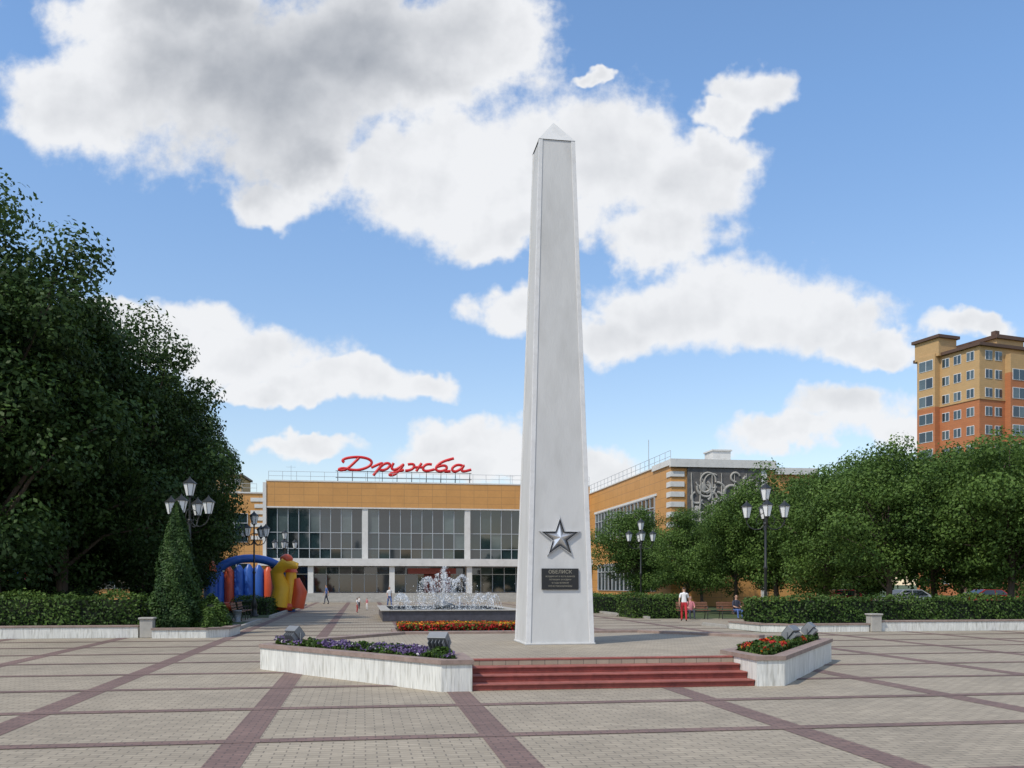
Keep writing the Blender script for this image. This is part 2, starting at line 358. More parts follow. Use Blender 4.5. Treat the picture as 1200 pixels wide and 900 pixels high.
# ---------------------------------------------------------------- street lamps
def lamp_parts():
    ir=MB(); gl=MB()
    ir.tube([(0,0,0),(0,0,.12),(0,0,.13),(0,0,.55),(0,0,.6),(0,0,.9),(0,0,1.0)],[.24,.24,.17,.15,.19,.10,.075],12)
    ir.tube([(0,0,1.0),(0,0,2.4),(0,0,2.45),(0,0,2.52),(0,0,2.57),(0,0,4.5),(0,0,5.15)],[.06,.055,.085,.085,.05,.045,.04],10)
    ir.sphere((0,0,4.25),.09,10,6)
    def lan(x,y,z,s=1):
        n=6; a=[(x+.12*s*math.cos(t),y+.12*s*math.sin(t),z) for t in [2*math.pi*k/n for k in range(n)]]
        b=[(x+.225*s*math.cos(t),y+.225*s*math.sin(t),z+.44*s) for t in [2*math.pi*k/n for k in range(n)]]
        gl.add(a+b,[(k,(k+1)%n,n+(k+1)%n,n+k) for k in range(n)])
        for k in range(n): ir.tube([a[k],b[k]],.012,5)
        ir.tube([(x,y,z-.1),(x,y,z-.02),(x,y,z+.01)],[.03,.07,.13*s],8)
        ir.tube([(x,y,z+.44*s),(x,y,z+.47*s),(x,y,z+.6*s),(x,y,z+.64*s),(x,y,z+.72*s)],[.26*s,.25*s,.09*s,.05*s,.008],6,sm=False)
    lan(0,0,5.2,1.05)
    for k in range(4):
        t=math.pi/4+k*math.pi/2+.25; c,s=math.cos(t),math.sin(t)
        ir.tube([(c*r,s*r,z) for r,z in ((.03,4.25),(.2,4.05),(.42,4.02),(.62,4.12),(.74,4.3),(.74,4.42))],.024,6)
        ir.tube([(c*r,s*r,z) for r,z in ((.03,4.7),(.25,4.62),(.38,4.4),(.3,4.22),(.2,4.3))],.016,5)
        lan(c*.74,s*.74,4.5)
    return [('pole_and_arms',ir.mesh('pole_and_arms',['iron'])),('lantern_glass',gl.mesh('lantern_glass',['lglass']))]
LP=lamp_parts()
for x,y,r in ((-10.9,37.5,.3),(-10.4,54.6,.1),(-10.1,72,.5),(11.75,35.9,.2),(12.8,56.6,.35),(11.5,75,.1)): inst('street_lamp',LP,(x,y,0),r)

# ---------------------------------------------------------------- low walls, posts, hedges
def hedge(x0,x1,y0,y1,h,dens=260,name='clipped_hedge'):
    e=empty(name,((x0+x1)/2,(y0+y1)/2,0)); m=MB(); m.box(x0+.12,x1-.12,y0+.12,y1-.12,0,h-.12); m.obj('dark_core',['hedgecore'],e)  # solid core added behind the leaves, inner shade put into its dark colour
    areas=[((x1-x0)*(y1-y0),'t'),((x1-x0)*h,'f'),((x1-x0)*h,'b'),((y1-y0)*h,'l'),((y1-y0)*h,'r')]
    C=[];O=[]
    for a,k in areas:
        n=int(a*dens*(1 if k!='b' else .4)); u=rng.random(n); v=rng.random(n)
        if k=='t': c=np.c_[x0+u*(x1-x0),y0+v*(y1-y0),np.full(n,h)]; o=(0,0,1)
        elif k=='f': c=np.c_[x0+u*(x1-x0),np.full(n,y0),v*h]; o=(0,-1,0)
        elif k=='b': c=np.c_[x0+u*(x1-x0),np.full(n,y1),v*h]; o=(0,1,0)
        elif k=='l': c=np.c_[np.full(n,x0),y0+u*(y1-y0),v*h]; o=(-1,0,0)
        else: c=np.c_[np.full(n,x1),y0+u*(y1-y0),v*h]; o=(1,0,0)
        C.append(c);O.append(np.tile(np.array(o,float),(n,1)))
    C=np.concatenate(C);O=np.concatenate(O); n=len(C)
    wob=.07*np.sin(C[:,0]*1.7+C[:,2]*3)+.05*np.sin(C[:,0]*4.3+1)+.04*np.sin(C[:,1]*5)
    C+=O*(wob[:,None]+rng.normal(0,.06,(n,1))); C[:,2]=np.maximum(C[:,2],.03)
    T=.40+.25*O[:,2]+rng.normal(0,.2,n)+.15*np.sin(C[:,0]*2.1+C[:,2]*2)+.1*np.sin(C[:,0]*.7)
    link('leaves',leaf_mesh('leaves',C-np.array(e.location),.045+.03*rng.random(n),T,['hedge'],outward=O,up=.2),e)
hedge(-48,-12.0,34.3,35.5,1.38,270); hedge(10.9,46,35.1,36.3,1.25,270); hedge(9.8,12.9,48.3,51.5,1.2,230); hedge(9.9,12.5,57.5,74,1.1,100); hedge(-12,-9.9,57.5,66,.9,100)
def lowwall(x0,x1,y,h=.36,th=.35,name='low_wall'):
    e=empty(name,((x0+x1)/2,y,0)); m=MB(); m.box(x0,x1,y-th/2,y+th/2,0,h); m.obj('wall',['white_wall'],e)
    m=MB(); m.box(x0-.02,x1+.02,y-th/2-.03,y+th/2+.03,h,h+.06); m.obj('coping',['coping'],e,bevel=.01)
lowwall(-55,-11.85,33.5); lowwall(15.3,55,33.5); 
def curb(pts,h,name):
    e=empty(name,(pts[0][0],pts[0][1],0)); m=MB(); c=MB()
    for a,b in zip(pts[:-1],pts[1:]):
        a=Vector(a);b=Vector(b);d=b-a;q=(a+b)/2; m.obox((q.x,q.y,h/2),(d.length+.1,.3,h),(0,0,math.atan2(d.y,d.x))); c.obox((q.x,q.y,h+.03),(d.length+.16,.37,.06),(0,0,math.atan2(d.y,d.x)))
    m.obj('wall',['white_wall'],e); c.obj('coping',['coping'],e)
curb([(-11.25,33.0),(-9.6,32.95),(-9.0,33.4),(-8.95,35.6)],.28,'low_wall')
curb([(14.7,33.4),(11.6,33.4),(10.75,33.9),(10.6,36.5)],.26,'low_wall')
for x in (-11.55,15.0):
    e=empty('stone_post',(x,33.35,0)); m=MB(); m.box(x-.21,x+.21,33.14,33.56,0,.62); m.box(x-.25,x+.25,33.10,33.60,.622,.69); m.obj('post',['stone'],e,bevel=.02)
kb=MB()
for x0,x1,y0,y1 in ((XL-.15,XL,35.8,47),(XL-.15,XL,52,84),(XR,XR+.15,36.6,39.5),(XR,XR+.15,47.5,76)): kb.box(x0,x1,y0,y1,0,.13)
kb.obj('kerb',['stone'])
def cone_plant(name,loc,h,r,n,mt,taper=1.0,size=.06):
    e=empty(name,loc); z=rng.random(n)**1.25; t=rng.random(n)*2*math.pi
    prof=np.minimum(1,(1-z)**taper*1.25)*np.minimum(1,.55+z*4)
    rr=r*prof*(.86+.14*np.sin(t*5+z*9)*np.cos(z*23+t*2)+.16*rng.random(n))
    C=np.c_[rr*np.cos(t),rr*np.sin(t),z*h+.03]; O=np.c_[np.cos(t),np.sin(t),.3*np.ones(n)]
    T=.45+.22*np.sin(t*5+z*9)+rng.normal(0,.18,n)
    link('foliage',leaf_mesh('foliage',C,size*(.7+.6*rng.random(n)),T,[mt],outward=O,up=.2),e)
    m=MB(); m.tube([(0,0,0),(0,0,h*.2),(0,0,h*.6),(0,0,h*.93)],[r*.6,r*.74,r*.38,.02],10); m.obj('dark_core',['hedgecore'],e,world=False)  # solid dark core added to paint the shade between the sprays
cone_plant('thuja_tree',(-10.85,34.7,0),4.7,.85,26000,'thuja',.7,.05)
def bush(name,loc,r,h,n,mt='hedge'):
    e=empty(name,loc); v=rng.normal(size=(n,3)); v/=np.linalg.norm(v,axis=1,keepdims=True); v[:,2]=np.abs(v[:,2])*1
    k=(.88+.12*np.sin(v[:,0]*6+1)*np.cos(v[:,1]*7)+rng.normal(0,.04,n))[:,None]
    C=v*k*np.array([r,r,h]); C[:,2]+=.02
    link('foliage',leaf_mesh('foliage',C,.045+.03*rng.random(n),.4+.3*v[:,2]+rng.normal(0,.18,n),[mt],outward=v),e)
    m=MB(); m.sphere((0,0,h*.35),(r*.8,r*.8,h*.5)); m.obj('dark_core',['hedgecore'],e,world=False)  # dark ellipsoid added inside the bush, its colour painting the inner shade
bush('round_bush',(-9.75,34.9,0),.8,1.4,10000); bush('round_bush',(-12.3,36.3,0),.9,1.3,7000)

# ---------------------------------------------------------------- trees
def crown(H_,R,zb,ncl,nleaf,size,seed,cl=(.13,.30)):
    rg=np.random.default_rng(seed); C=[];O=[];T=[];cents=[]
    zc=(H_+zb)/2; hz=(H_-zb)/2
    ph=rg.random(4)*6.28
    for i in range(ncl):
        u=rg.normal(size=3); u/=np.linalg.norm(u); r=rg.random()**.36*.9
        th=math.atan2(u[1],u[0]); k=1+.20*math.sin(2*th+ph[0]+u[2]*2)+.15*math.sin(3*th+ph[1]-u[2]*3)
        c=np.array([R*r*u[0]*k,R*r*u[1]*k,zc+hz*r*u[2]*(1+.12*math.sin(3*th+ph[2]))])
        if u[2]<0: c[:2]*=1.08
        cr=R*(cl[0]+(cl[1]-cl[0])*rg.random()); cents.append((c,cr))
        n=int(nleaf*(cr/(R*.25))**2)
        v=rg.normal(size=(n,3)); v/=np.linalg.norm(v,axis=1,keepdims=True)
        rad=cr*(.45+.75*rg.random(n)**.7); 
        P=c+v*rad[:,None]*np.array([1,1,.70]); P[:,2]-=.3*cr*rg.random(n)*(np.abs(v[:,0])+np.abs(v[:,1]))
        P[:,2]=np.maximum(P[:,2],.5)
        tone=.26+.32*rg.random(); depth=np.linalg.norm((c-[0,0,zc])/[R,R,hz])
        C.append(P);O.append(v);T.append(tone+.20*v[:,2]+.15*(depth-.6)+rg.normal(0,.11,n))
    return np.concatenate(C),np.concatenate(O),np.concatenate(T),cents
def tree_parts(H_,R,zb,ncl,nleaf,size,seed,mt,tr):
    C,O,T,cents=crown(H_,R,zb,ncl,nleaf,size,seed)
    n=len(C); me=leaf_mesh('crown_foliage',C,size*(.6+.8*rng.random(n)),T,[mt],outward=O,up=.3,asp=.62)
    w=MB(); rg=random.Random(seed)
    zt=zb+.55*(H_-zb); pts=[(0,0,0),(.03,.02,.25),(.05,.0,zb*.6),(.1,.05,zb),(.15,-.1,zb+.3*(H_-zb)),(.05,.1,zt),(0,0,H_*.86)]
    w.tube(pts,[tr*1.5,tr*1.05,tr*.92,tr*.85,tr*.6,tr*.38,tr*.1],10)
    cs=sorted(cents,key=lambda q:-q[1])[:26]
    for c,cr in cs:
        z0=zb*.8+ (c[2]-zb)*.45; z0=max(zb*.65,min(z0,zt)); s=Vector((.08,0,z0)); e_=Vector(c)
        mid=(s+e_)/2+Vector((rg.uniform(-.3,.3),rg.uniform(-.3,.3),.12*R)); w.tube([s,mid,e_],[tr*.36,tr*.22,tr*.06],6)
    return [('trunk_and_limbs',w.mesh('trunk_and_limbs',['bark'])),('crown_foliage',me)]
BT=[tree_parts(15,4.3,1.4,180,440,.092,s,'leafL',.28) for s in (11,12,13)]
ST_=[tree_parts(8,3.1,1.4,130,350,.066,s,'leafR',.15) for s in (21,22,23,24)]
left=[(-20.3,36.5,17.0,1.0),(-19.6,41,15.8,1.0),(-22.8,40,16.8,1.0),(-18.2,46,14.9,.95),(-19.0,51,13.9,.88),(-19.6,57.5,12.6,.74),(-27,38,17.5,1.1),(-31,44,17,1.1),(-24,52,15,1.1),(-25,62,13,1.0),(-34,54,16,1.1),(-30,66,14,1.1),(-40,46,16,1.2),(-23,68,11.5,.8),(-22.5,46,15.5,1.0)]
for i,(r,d,h,k) in enumerate(left):
    x,y=site(r,d); s=h/15; inst('linden_tree',BT[i%3],(x,y,0),i*1.9,(s*k,s*k,s))
right=[(22.8,43,9.2),(21.7,48,9.4),(18.0,45,8.6),(16.4,49,8.2),(15.3,54,8.8),(13.5,57,7.5),(11.6,62,6.8),(9.3,70,7.9),(27,47,9.8),(27,56,10.4),(22,60,10),(18.5,66,9),(15,74,7.2),(31,52,10.5),(33,62,10.5),(20,53,9.4),(25.5,41,8.6),(10.8,77,7.2)]
for i,(r,d,h) in enumerate(right):
    x,y=site(r,d); s=h/8; inst('apple_tree',ST_[i%4],(x,y,0),i*2.3,(s*.98,s*.98,s))
for r,d,rr,h in ((-15.8,44,1.4,1.7),(-17.5,47,1.8,2.6),(-20,42,2,2.2),(-23,44,2,2.4)):
    x,y=site(r,d); bush('lilac_shrub',(x,y,0),rr,h,9000,'leafL')
def treeline(name,x0,x1,y,h,n):
    e=empty(name,((x0+x1)/2,y,0)); C=[];T=[];O=[]
    k=int(abs(x1-x0)/3.2)
    for i in range(k):
        c=np.array([x0+(x1-x0)*(i+.5)/k+rng.normal(0,1),y+rng.normal(0,3),h*.5+rng.normal(0,.8)]); v=rng.normal(size=(n,3)); v/=np.linalg.norm(v,axis=1,keepdims=True)
        hh=h*(.4+.16*rng.random()); kk=(.75+.3*rng.random(n))[:,None]; P=c+v*kk*np.array([3.2,2.6,hh]); P[:,2]=np.maximum(.1,P[:,2]); C.append(P);O.append(v);T.append(.35+.2*rng.random()+.2*v[:,2]+rng.normal(0,.12,n))
    link('foliage',leaf_mesh('foliage',np.concatenate(C)-np.array(e.location),.28,np.concatenate(T),['leafR'],outward=np.concatenate(O)),e)
treeline('distant_trees',-160,-34,105,12,1300); treeline('distant_trees',42,190,100,10,1300); treeline('distant_trees',-60,160,150,9,500)

# ---------------------------------------------------------------- flower bed & fountain
e=empty('flower_bed',(0,33.6,0)); m=MB(); m.box(-3.3,3.3,31.8,35.4,0,.16); m.obj('bed_edge',['coping'],e); m=MB(); m.box(-3.15,3.15,31.95,35.25,.16,.2); m.obj('soil',['soil'],e)
n=26000; P=np.c_[rng.uniform(-3.1,3.1,n),rng.uniform(32,35.2,n)]; row=((P[:,1]-32)/3.2*5+.7*np.sin(P[:,0]*2.2)+rng.normal(0,.2,n)).astype(int); z=.2+rng.random(n)**.5*.22
mi=np.where(rng.random(n)<.55,[ [3,2,1,3,2][q%5] for q in row],0)
link('flowers',leaf_mesh('flowers',np.c_[P,z]-np.array(e.location),.04+.02*rng.random(n),rng.random(n),['hedge','yellow','orangep','redp'],up=.9,asp=.8,mi=mi),e)
f=empty('fountain',(0,51,0)); m=MB()
x0,x1,y0,y1=-3.4,3.4,46,56.5
m.box(x0,x1,y0,y0+.35,0,.5);m.box(x0,x1,y1-.35,y1,0,.5);m.box(x0,x0+.35,y0+.35,y1-.35,0,.5);m.box(x1-.35,x1,y0+.35,y1-.35,0,.5)
m.obj('basin_wall',['basin'],f,bevel=.02)
m=MB(); m.box(-3.5,3.5,45.9,46.4,.502,.56);m.box(-3.5,3.5,56.1,56.6,.502,.56);m.box(-3.5,-3.0,46.4,56.1,.502,.56);m.box(3.0,3.5,46.4,56.1,.502,.56); m.obj('basin_rim',['stone'],f,bevel=.02)
m=MB(); rect(m,-3.05,3.05,46.35,56.15,.4); m.obj('water',['water'],f)
m=MB(); m.tube([(0,51,.0),(0,51,.6),(0,51,.65),(0,51,.9)],[.5,.45,.7,.1],14); 
C=[]
def jet(x,y,vx,vy,H0,n,spread):
    t=rng.random(n)**.8; vz=math.sqrt(2*9.8*H0); T=2*vz/9.8
    tt=t*T; C.append(np.c_[x+vx*tt+rng.normal(0,1,n)*spread*(.15+1.3*t*t),y+vy*tt+rng.normal(0,1,n)*spread*(.15+1.3*t*t),.45+vz*tt-4.9*tt*tt+rng.normal(0,.03,n)])
for k in range(4): jet(0,51,rng.normal()*.06,rng.normal()*.06,2.3-.15*k,520,.12)
for k in range(16):
    a=k*math.pi/8; q=rng.uniform(.85,1.1); jet(.4*math.cos(a),51+.4*math.sin(a),1.0*math.cos(a)*q,1.0*math.sin(a)*q,1.75*q,380,.08); m.tube([(.5*math.cos(a),51+.5*math.sin(a),.2),(.5*math.cos(a),51+.5*math.sin(a),.5)],.03,6)
for k in range(9):
    for sx in (-1,1): jet(sx*2.7,47.2+k*.95,-sx*1.0,rng.normal()*.1,.8*rng.uniform(.85,1.15),170,.05)
for k in range(6): jet(-2.2+k*.88,46.9,rng.normal()*.1,.8,.7*rng.uniform(.85,1.15),150,.05)
nm=2600; C.append(np.c_[rng.normal(0,1.1,nm),51+rng.normal(0,1.3,nm),.42+np.abs(rng.normal(0,.5,nm))])
m.obj('nozzles',['grey'],f)
C=np.concatenate(C); link('water_jets',leaf_mesh('water_jets',C-np.array(f.location),.012+.024*rng.random(len(C))**2,rng.random(len(C)),['spray'],up=0,asp=.9),f)

# ---------------------------------------------------------------- culture palace
bp=empty('culture_palace_building',(3,101,0))
X0,X1=-14.3,20.4
m=MB(); m.box(X0,X1,102.15,126,0,12.3); m.box(X0,X1,101.4,102.15,4.5,12.3); m.box(-34,X0-.003,101.0,126,0,11.3); m.obj('main_walls',['orange'],bp)
m=MB(); m.box(X0,X1,100.95,101.4,10.0,12.62); m.obj('upper_band',['orange'],bp)
m=MB(); m.box(X0-.05,X1,100.9,101.45,12.622,12.76); m.box(-34.05,X0-.06,100.9,101.3,11.3,11.45)
m.box(-15.0,X1-.05,99.3,101.2,3.75,4.5); m.box(X0,X1,100.9,101.39,9.86,9.997); m.box(X0-.35,X0-.004,100.85,101.4,4.5,12.5)
for x in (-4.1,6.85,17.7): m.box(x-.3,x+.3,101.0,101.39,4.503,9.857)
for x in (-9.7,-1.3,6.9,15.1): m.box(x-.28,x+.28,99.6,100.15,.9,3.748)
for k in range(7):
    m.box(X0-1.6+(.4 if k%2 else 0),X0-.36,100.93,100.997,6.5+.66*k,6.5+.66*k+.4)
m.obj('white_trim',['bwhite'],bp)
m=MB(); m.box(X0-1,X1,97.6,102.1,0,.9)
for i in range(5): m.box(X0-1,X1,95.9+.34*i,95.9+.34*(i+1),0,.18*(i+1)-.0)
m.obj('podium_steps',['stone'],bp)
m=MB(); m.box(X0,X1,101.5,125.9,12.3,12.34); m.box(20.41,33,73.5,125.9,11.3,11.34); m.obj('roof',['roof'],bp)
fr=MB(); gl=MB()
def curtain(x0,x1,z0,z1,y,nx,zs,axis='x',fw=.075,dep=.10,dark=.5):
    zz=[z0]+list(zs)+[z1]; w=(x1-x0)/nx
    def bx(a0,a1,b0,b1):
        if axis=='x': fr.box(a0,a1,y-dep,y+.02,b0,b1)
        else: fr.box(y-dep,y+.02,a0,a1,b0,b1)
    for i in range(nx+1): bx(x0+w*i-fw/2,x0+w*i+fw/2,z0,z1)
    for j,z in enumerate(zz):
        for i in range(nx): bx(x0+w*i+fw/2+.001,x0+w*(i+1)-fw/2-.001,z-fw/2 if j else z,(z+fw/2) if j<len(zz)-1 else z)
    cw=0
    for i in range(nx):
        if random.random()<.35: cw=random.choice([0,1])
        for j in range(len(zz)-1):
            q=[random.uniform(-.025,.025) for _ in range(3)]
            mi=random.choices([0,1,2],[.6,(.5 if (cw and j>0) else .06)*(1-dark*.5),dark*.9])[0]
            a0,a1,b0,b1=x0+w*i,x0+w*(i+1),zz[j],zz[j+1]; d=[y+q[0],y+q[1],y+q[1]+q[2],y+q[0]+q[2]]
            if axis=='x': gl.add([(a0,d[0],b0),(a1,d[1],b0),(a1,d[2],b1),(a0,d[3],b1)],[(0,1,2,3)],mi)
            else: gl.add([(d[0],a0,b0),(d[1],a1,b0),(d[2],a1,b1),(d[3],a0,b1)],[(0,3,2,1)],mi)
for a,b_ in ((X0,-4.4),(-3.8,6.55),(7.15,17.4),(18.0,20.3)):
    nx=max(1,int(round((b_-a)/1.15))); curtain(a,b_,4.55,9.84,101.3,nx,(5.6,7.3),fw=.06)
for a,b_ in ((-14.2,-9.9),(-9.5,-1.5),(-1.1,6.7),(7.1,14.9),(15.3,20.3)):
    curtain(a,b_,.95,3.7,102.0,max(2,int((b_-a)/1.3)),(2.9,),dark=.9)
curtain(-32,-16.2,6.2,9.2,100.95,12,(8.2,)); curtain(-32,-16,1.4,4.0,100.95,12,(3.2,),dark=.8)
m=MB(); m.box(20.403,33,73.3,126,0,11.3); m.box(20.403,20.75,73.3,126,11.302,11.75); m.obj('wing_walls',['orange'],bp)
curtain(77.5,98,6.6,9.3,20.38,17,(8.4,),axis='y'); curtain(77.2,97,1.2,3.9,20.38,14,(3.1,),axis='y',dark=.8)
fr.obj('window_frames',['frame'],bp); gl.obj('window_glass',['glass','glass2','glass3'],bp)
m=MB(); m.box(20.3,20.9,73.2,126,11.755,11.86); m.box(20.25,29.3,72.95,73.29,11.35,12.0); m.box(20.25,29.3,73.29,78,11.5,11.98); m.box(29.32,33.1,73.0,73.29,10.9,11.45)
for k in range(10): m.box(20.35,21.5,73.2,73.297,3.2+.82*k,3.2+.82*k+.42)
for k in range(10): m.box(20.33,20.40,73.31,74.3,3.2+.82*k,3.2+.82*k+.42)
m.box(20.30,20.40,77,98.6,9.35,9.55); m.box(20.30,20.40,77,98.6,6.3,6.5)
m.box(28.1,28.6,73.15,73.297,0,11.3); m.box(29.6,33,73.2,73.297,8.8,9.2); m.box(29.6,33,73.2,73.297,5.2,5.6); m.obj('wing_trim',['bwhite'],bp)
m=MB(); m.box(21.75,28.0,73.12,73.297,4.5,11.3,0); rr=random.Random(5)
def arc(cx_,cz_,r,a0,a1,w=.09):
    k=14; m.tube([(cx_+r*math.cos(a0+(a1-a0)*i/k),73.08,cz_+r*math.sin(a0+(a1-a0)*i/k)) for i in range(k+1)],w,6,1)
for i in range(34):
    x=rr.uniform(22.5,27.3); z=rr.uniform(5.2,10.6); r=rr.uniform(.3,.8); a=rr.uniform(0,6.28); arc(x,z,r,a,a+rr.uniform(1.5,4.6),rr.uniform(.06,.13))
for i in range(7):
    x=22.2+i*.9; m.tube([(x,73.07,4.8),(x+rr.uniform(-.4,.4),73.07,7.5),(x+rr.uniform(-.3,.3),73.07,10.9)],[.05,.12,.04],6,1)
for i in range(6): m.sphere((rr.uniform(22.5,27.3),73.1,rr.uniform(6,10.5)),(.3,.1,.42),10,7,1)
m.obj('relief_panel',['relief','relief2'],bp)
m=MB(); m.box(25.4,27,77,79,11.98,13.3); m.box(25.3,27.1,76.9,79.1,13.302,13.42); m.box(8,11,108,112,12.34,13.2); m.obj('roof_housing',['bwhite'],bp)
m=MB()
def rail(pts,z0,h,step=1.4):
    for a,b_ in zip(pts[:-1],pts[1:]):
        a=Vector(a);b_=Vector(b_);n_=max(1,int((b_-a).length/step))
        for i in range(n_+1):
            q=a+(b_-a)*i/n_; m.tube([(q.x,q.y,z0),(q.x,q.y,z0+h)],.022,5)
        for hh in (h,h*.5): m.tube([(a.x,a.y,z0+hh),(b_.x,b_.y,z0+hh)],.02,5)
rail([(X0+.2,101.25),(X1,101.25)],12.76,.95); rail([(20.6,74),(20.6,124)],11.86,.95); rail([(-33,101.2),(X0-1,101.2)],11.45,.9)
for x,h_ in ((-12,2.2),(-3,1.8),(12,1.6)): m.tube([(x,104,12.3),(x,104,12.5+h_)],.02,5); m.tube([(x-.5,104,12.3+h_),(x+.5,104,12.3+h_)],.012,4)
m.tube([(20.6,80,11.8),(20.6,80,14.6)],.03,5); m.obj('roof_railing',['frame'],bp)
m=MB(); m.box(0.4,5.6,100.9,101.0,2.95,3.55); m.box(2.2,3.6,101.9,101.93,.95,3.2); m.box(3.7,5.1,101.9,101.93,.95,3.2); m.obj('entrance_banner_and_doors',['step'],bp)
sg=empty('rooftop_sign_druzhba',(0,101.9,12.5))
strokes=[
[(1.15,1.55),(.95,.8),(.7,.1),(.35,-.1),(.15,.1),(.5,.25),(1.0,.02),(1.5,.0),(2.0,.4),(2.15,1.0),(1.8,1.5),(1.1,1.72),(.4,1.55),(.1,1.2),(.35,.95)],
[(2.2,.35),(2.55,.8),(2.8,1.0),(2.78,.6),(2.55,-.65)],[(2.62,-.2),(2.8,.75),(3.1,1.02),(3.35,.8),(3.28,.3),(3.02,.0),(2.78,.12)],
[(3.5,1.0),(3.45,.5),(3.65,.08),(3.95,.3),(4.2,1.0),(4.1,.2),(3.88,-.55),(3.55,-.6),(3.6,-.3),(4.35,.15)],
[(4.45,.85),(4.75,1.0),(4.95,.6),(4.8,.08),(4.45,.05)],[(5.3,1.05),(5.22,.5),(5.18,0)],[(4.95,.5),(5.5,.52)],[(6.0,.9),(5.7,1.02),(5.48,.6),(5.62,.08),(6.0,.05),(6.3,.3)],
[(7.25,1.75),(6.75,1.5),(6.35,.85),(6.38,.2),(6.75,.0),(7.1,.3),(7.0,.75),(6.7,.85),(6.4,.6)],[(6.9,1.5),(7.2,1.75)],
[(7.0,.05),(7.4,.1)],[(8.0,.85),(7.7,1.02),(7.4,.6),(7.5,.1),(7.8,.05),(8.05,.5),(8.12,1.0),(8.05,.3),(8.25,.0),(8.7,.35)]]
cu=bpy.data.curves.new('neon_lettering','CURVE'); cu.dimensions='3D'; cu.bevel_depth=.15; cu.bevel_resolution=2
for s2 in strokes:
    sp=cu.splines.new('NURBS'); sp.points.add(len(s2)-1)
    for i,(x,y) in enumerate(s2): sp.points[i].co=((x-4.35+.22*y)*1.66,0,1.55+y*.84,1)
    sp.use_endpoint_u=True; sp.order_u=3; sp.resolution_u=8
cu.materials.append(M['red']); o=bpy.data.objects.new('neon_lettering',cu); scene.collection.objects.link(o); o.parent=sg
m=MB()
for z in (.75,1.45): m.tube([(-7.2,.14,z),(7.4,.14,z)],.035,5)
for i in range(10): x=-7+i*1.58; m.tube([(x,.14,-.2),(x,.14,1.5)],.03,5); m.tube([(x,.17,1.4),(x,1.3,-.2)],.025,5)
m.obj('sign_frame',['iron'],sg,world=False)

# ---------------------------------------------------------------- apartment blocks
def apartment(loc,rot,W,Dp,fl,fh=3.0,seedv=1):
    e=empty('apartment_building',loc,rot); rr=random.Random(seedv); Ht=fl*fh+1
    zs_=Ht*.79
    m=MB(); m.box(0,W,0,Dp,0,zs_,1); m.box(0,W,0,Dp,zs_,Ht,0)
    for bx0 in (5.5,16.5):
        m.box(bx0,bx0+3.6,-1.1,-.001,3,Ht-4,1); m.box(bx0,bx0+3.6,-1.1,-.001,Ht-4,Ht-1,0)
    m.box(-1.1,-.001,Dp-5,Dp-1.2,3,zs_,1); m.box(-1.1,-.001,Dp-5,Dp-1.2,zs_,Ht+.5,0)
    m.box(-.9,3,Dp-5.6,Dp-.4,Ht,Ht+3.0,0); m.box(6,12,2,Dp-2,Ht,Ht+2.2,0); m.obj('walls',['beige','terra'],e,world=False)
    m=MB()
    for z in (zs_,fh*3+1,fh*6+1):
        m.box(-.12,W+.12,-.12,-.002,z-.12,z+.08); m.box(-.12,-.002,-.002,Dp-5.01,z-.12,z+.08)
    m.obj('string_courses',['beige'],e,world=False)
    m=MB(); m.box(-.5,W+.5,-.5,Dp+.4,Ht+.002,Ht+.5); m.box(-1.3,3.4,Dp-6,Dp,Ht+3.002,Ht+3.5); m.box(5.6,12.4,1.6,Dp-1.6,Ht+2.202,Ht+2.8)
    for x in (2,8,15): m.box(x,x+.9,4,4.9,Ht+.5,Ht+(4.2 if x==8 else 1.6))
    m.obj('roof_cornice',['brown'],e,world=False)
    f_=MB(); g_=MB()
    def win(a,z,w,h,axis,off):
        if axis=='x':
            f_.box(a,a+w,off-.06,off+.02,z,z+h)
            for i in range(2): g_.box(a+.07+i*w/2,a+w/2-.04+i*w/2,off-.075,off-.061,z+.08,z+h-.08,rr.choice([0,0,1,2]))
        else:
            f_.box(off-.06,off+.02,a,a+w,z,z+h)
            for i in range(2): g_.box(off-.075,off-.061,a+.07+i*w/2,a+w/2-.04+i*w/2,z+.08,z+h-.08,rr.choice([0,0,1,2]))
    for k in range(fl):
        z=k*fh+1.9
        for a in (1.2,3.3,10,12.6,14.6,21.3,23.3): 
            if a+1.6<W: win(a,z,1.5,1.5,'x',-.001)
        for b_ in (5.7,16.7): 
            if 3<z<Ht-4: win(b_+.2,z-.1,2.8,1.8,'x',-1.101)
        for a in (1.0,3.6,6.0): win(a,z,1.5,1.5,'y',-.001)
        if z>3: win(Dp-4.6,z-.1,3,1.8,'y',-1.101)
    f_.obj('window_frames',['wframe'],e,world=False); g_.obj('window_glass',['glass','glass2','glass3'],e,world=False)
apartment((93.0,136.4,0),math.radians(12.4),25,13,13)
x,y=site(-90.5,225); apartment((x,y,0),math.radians(-3),25,13,9,seedv=3)

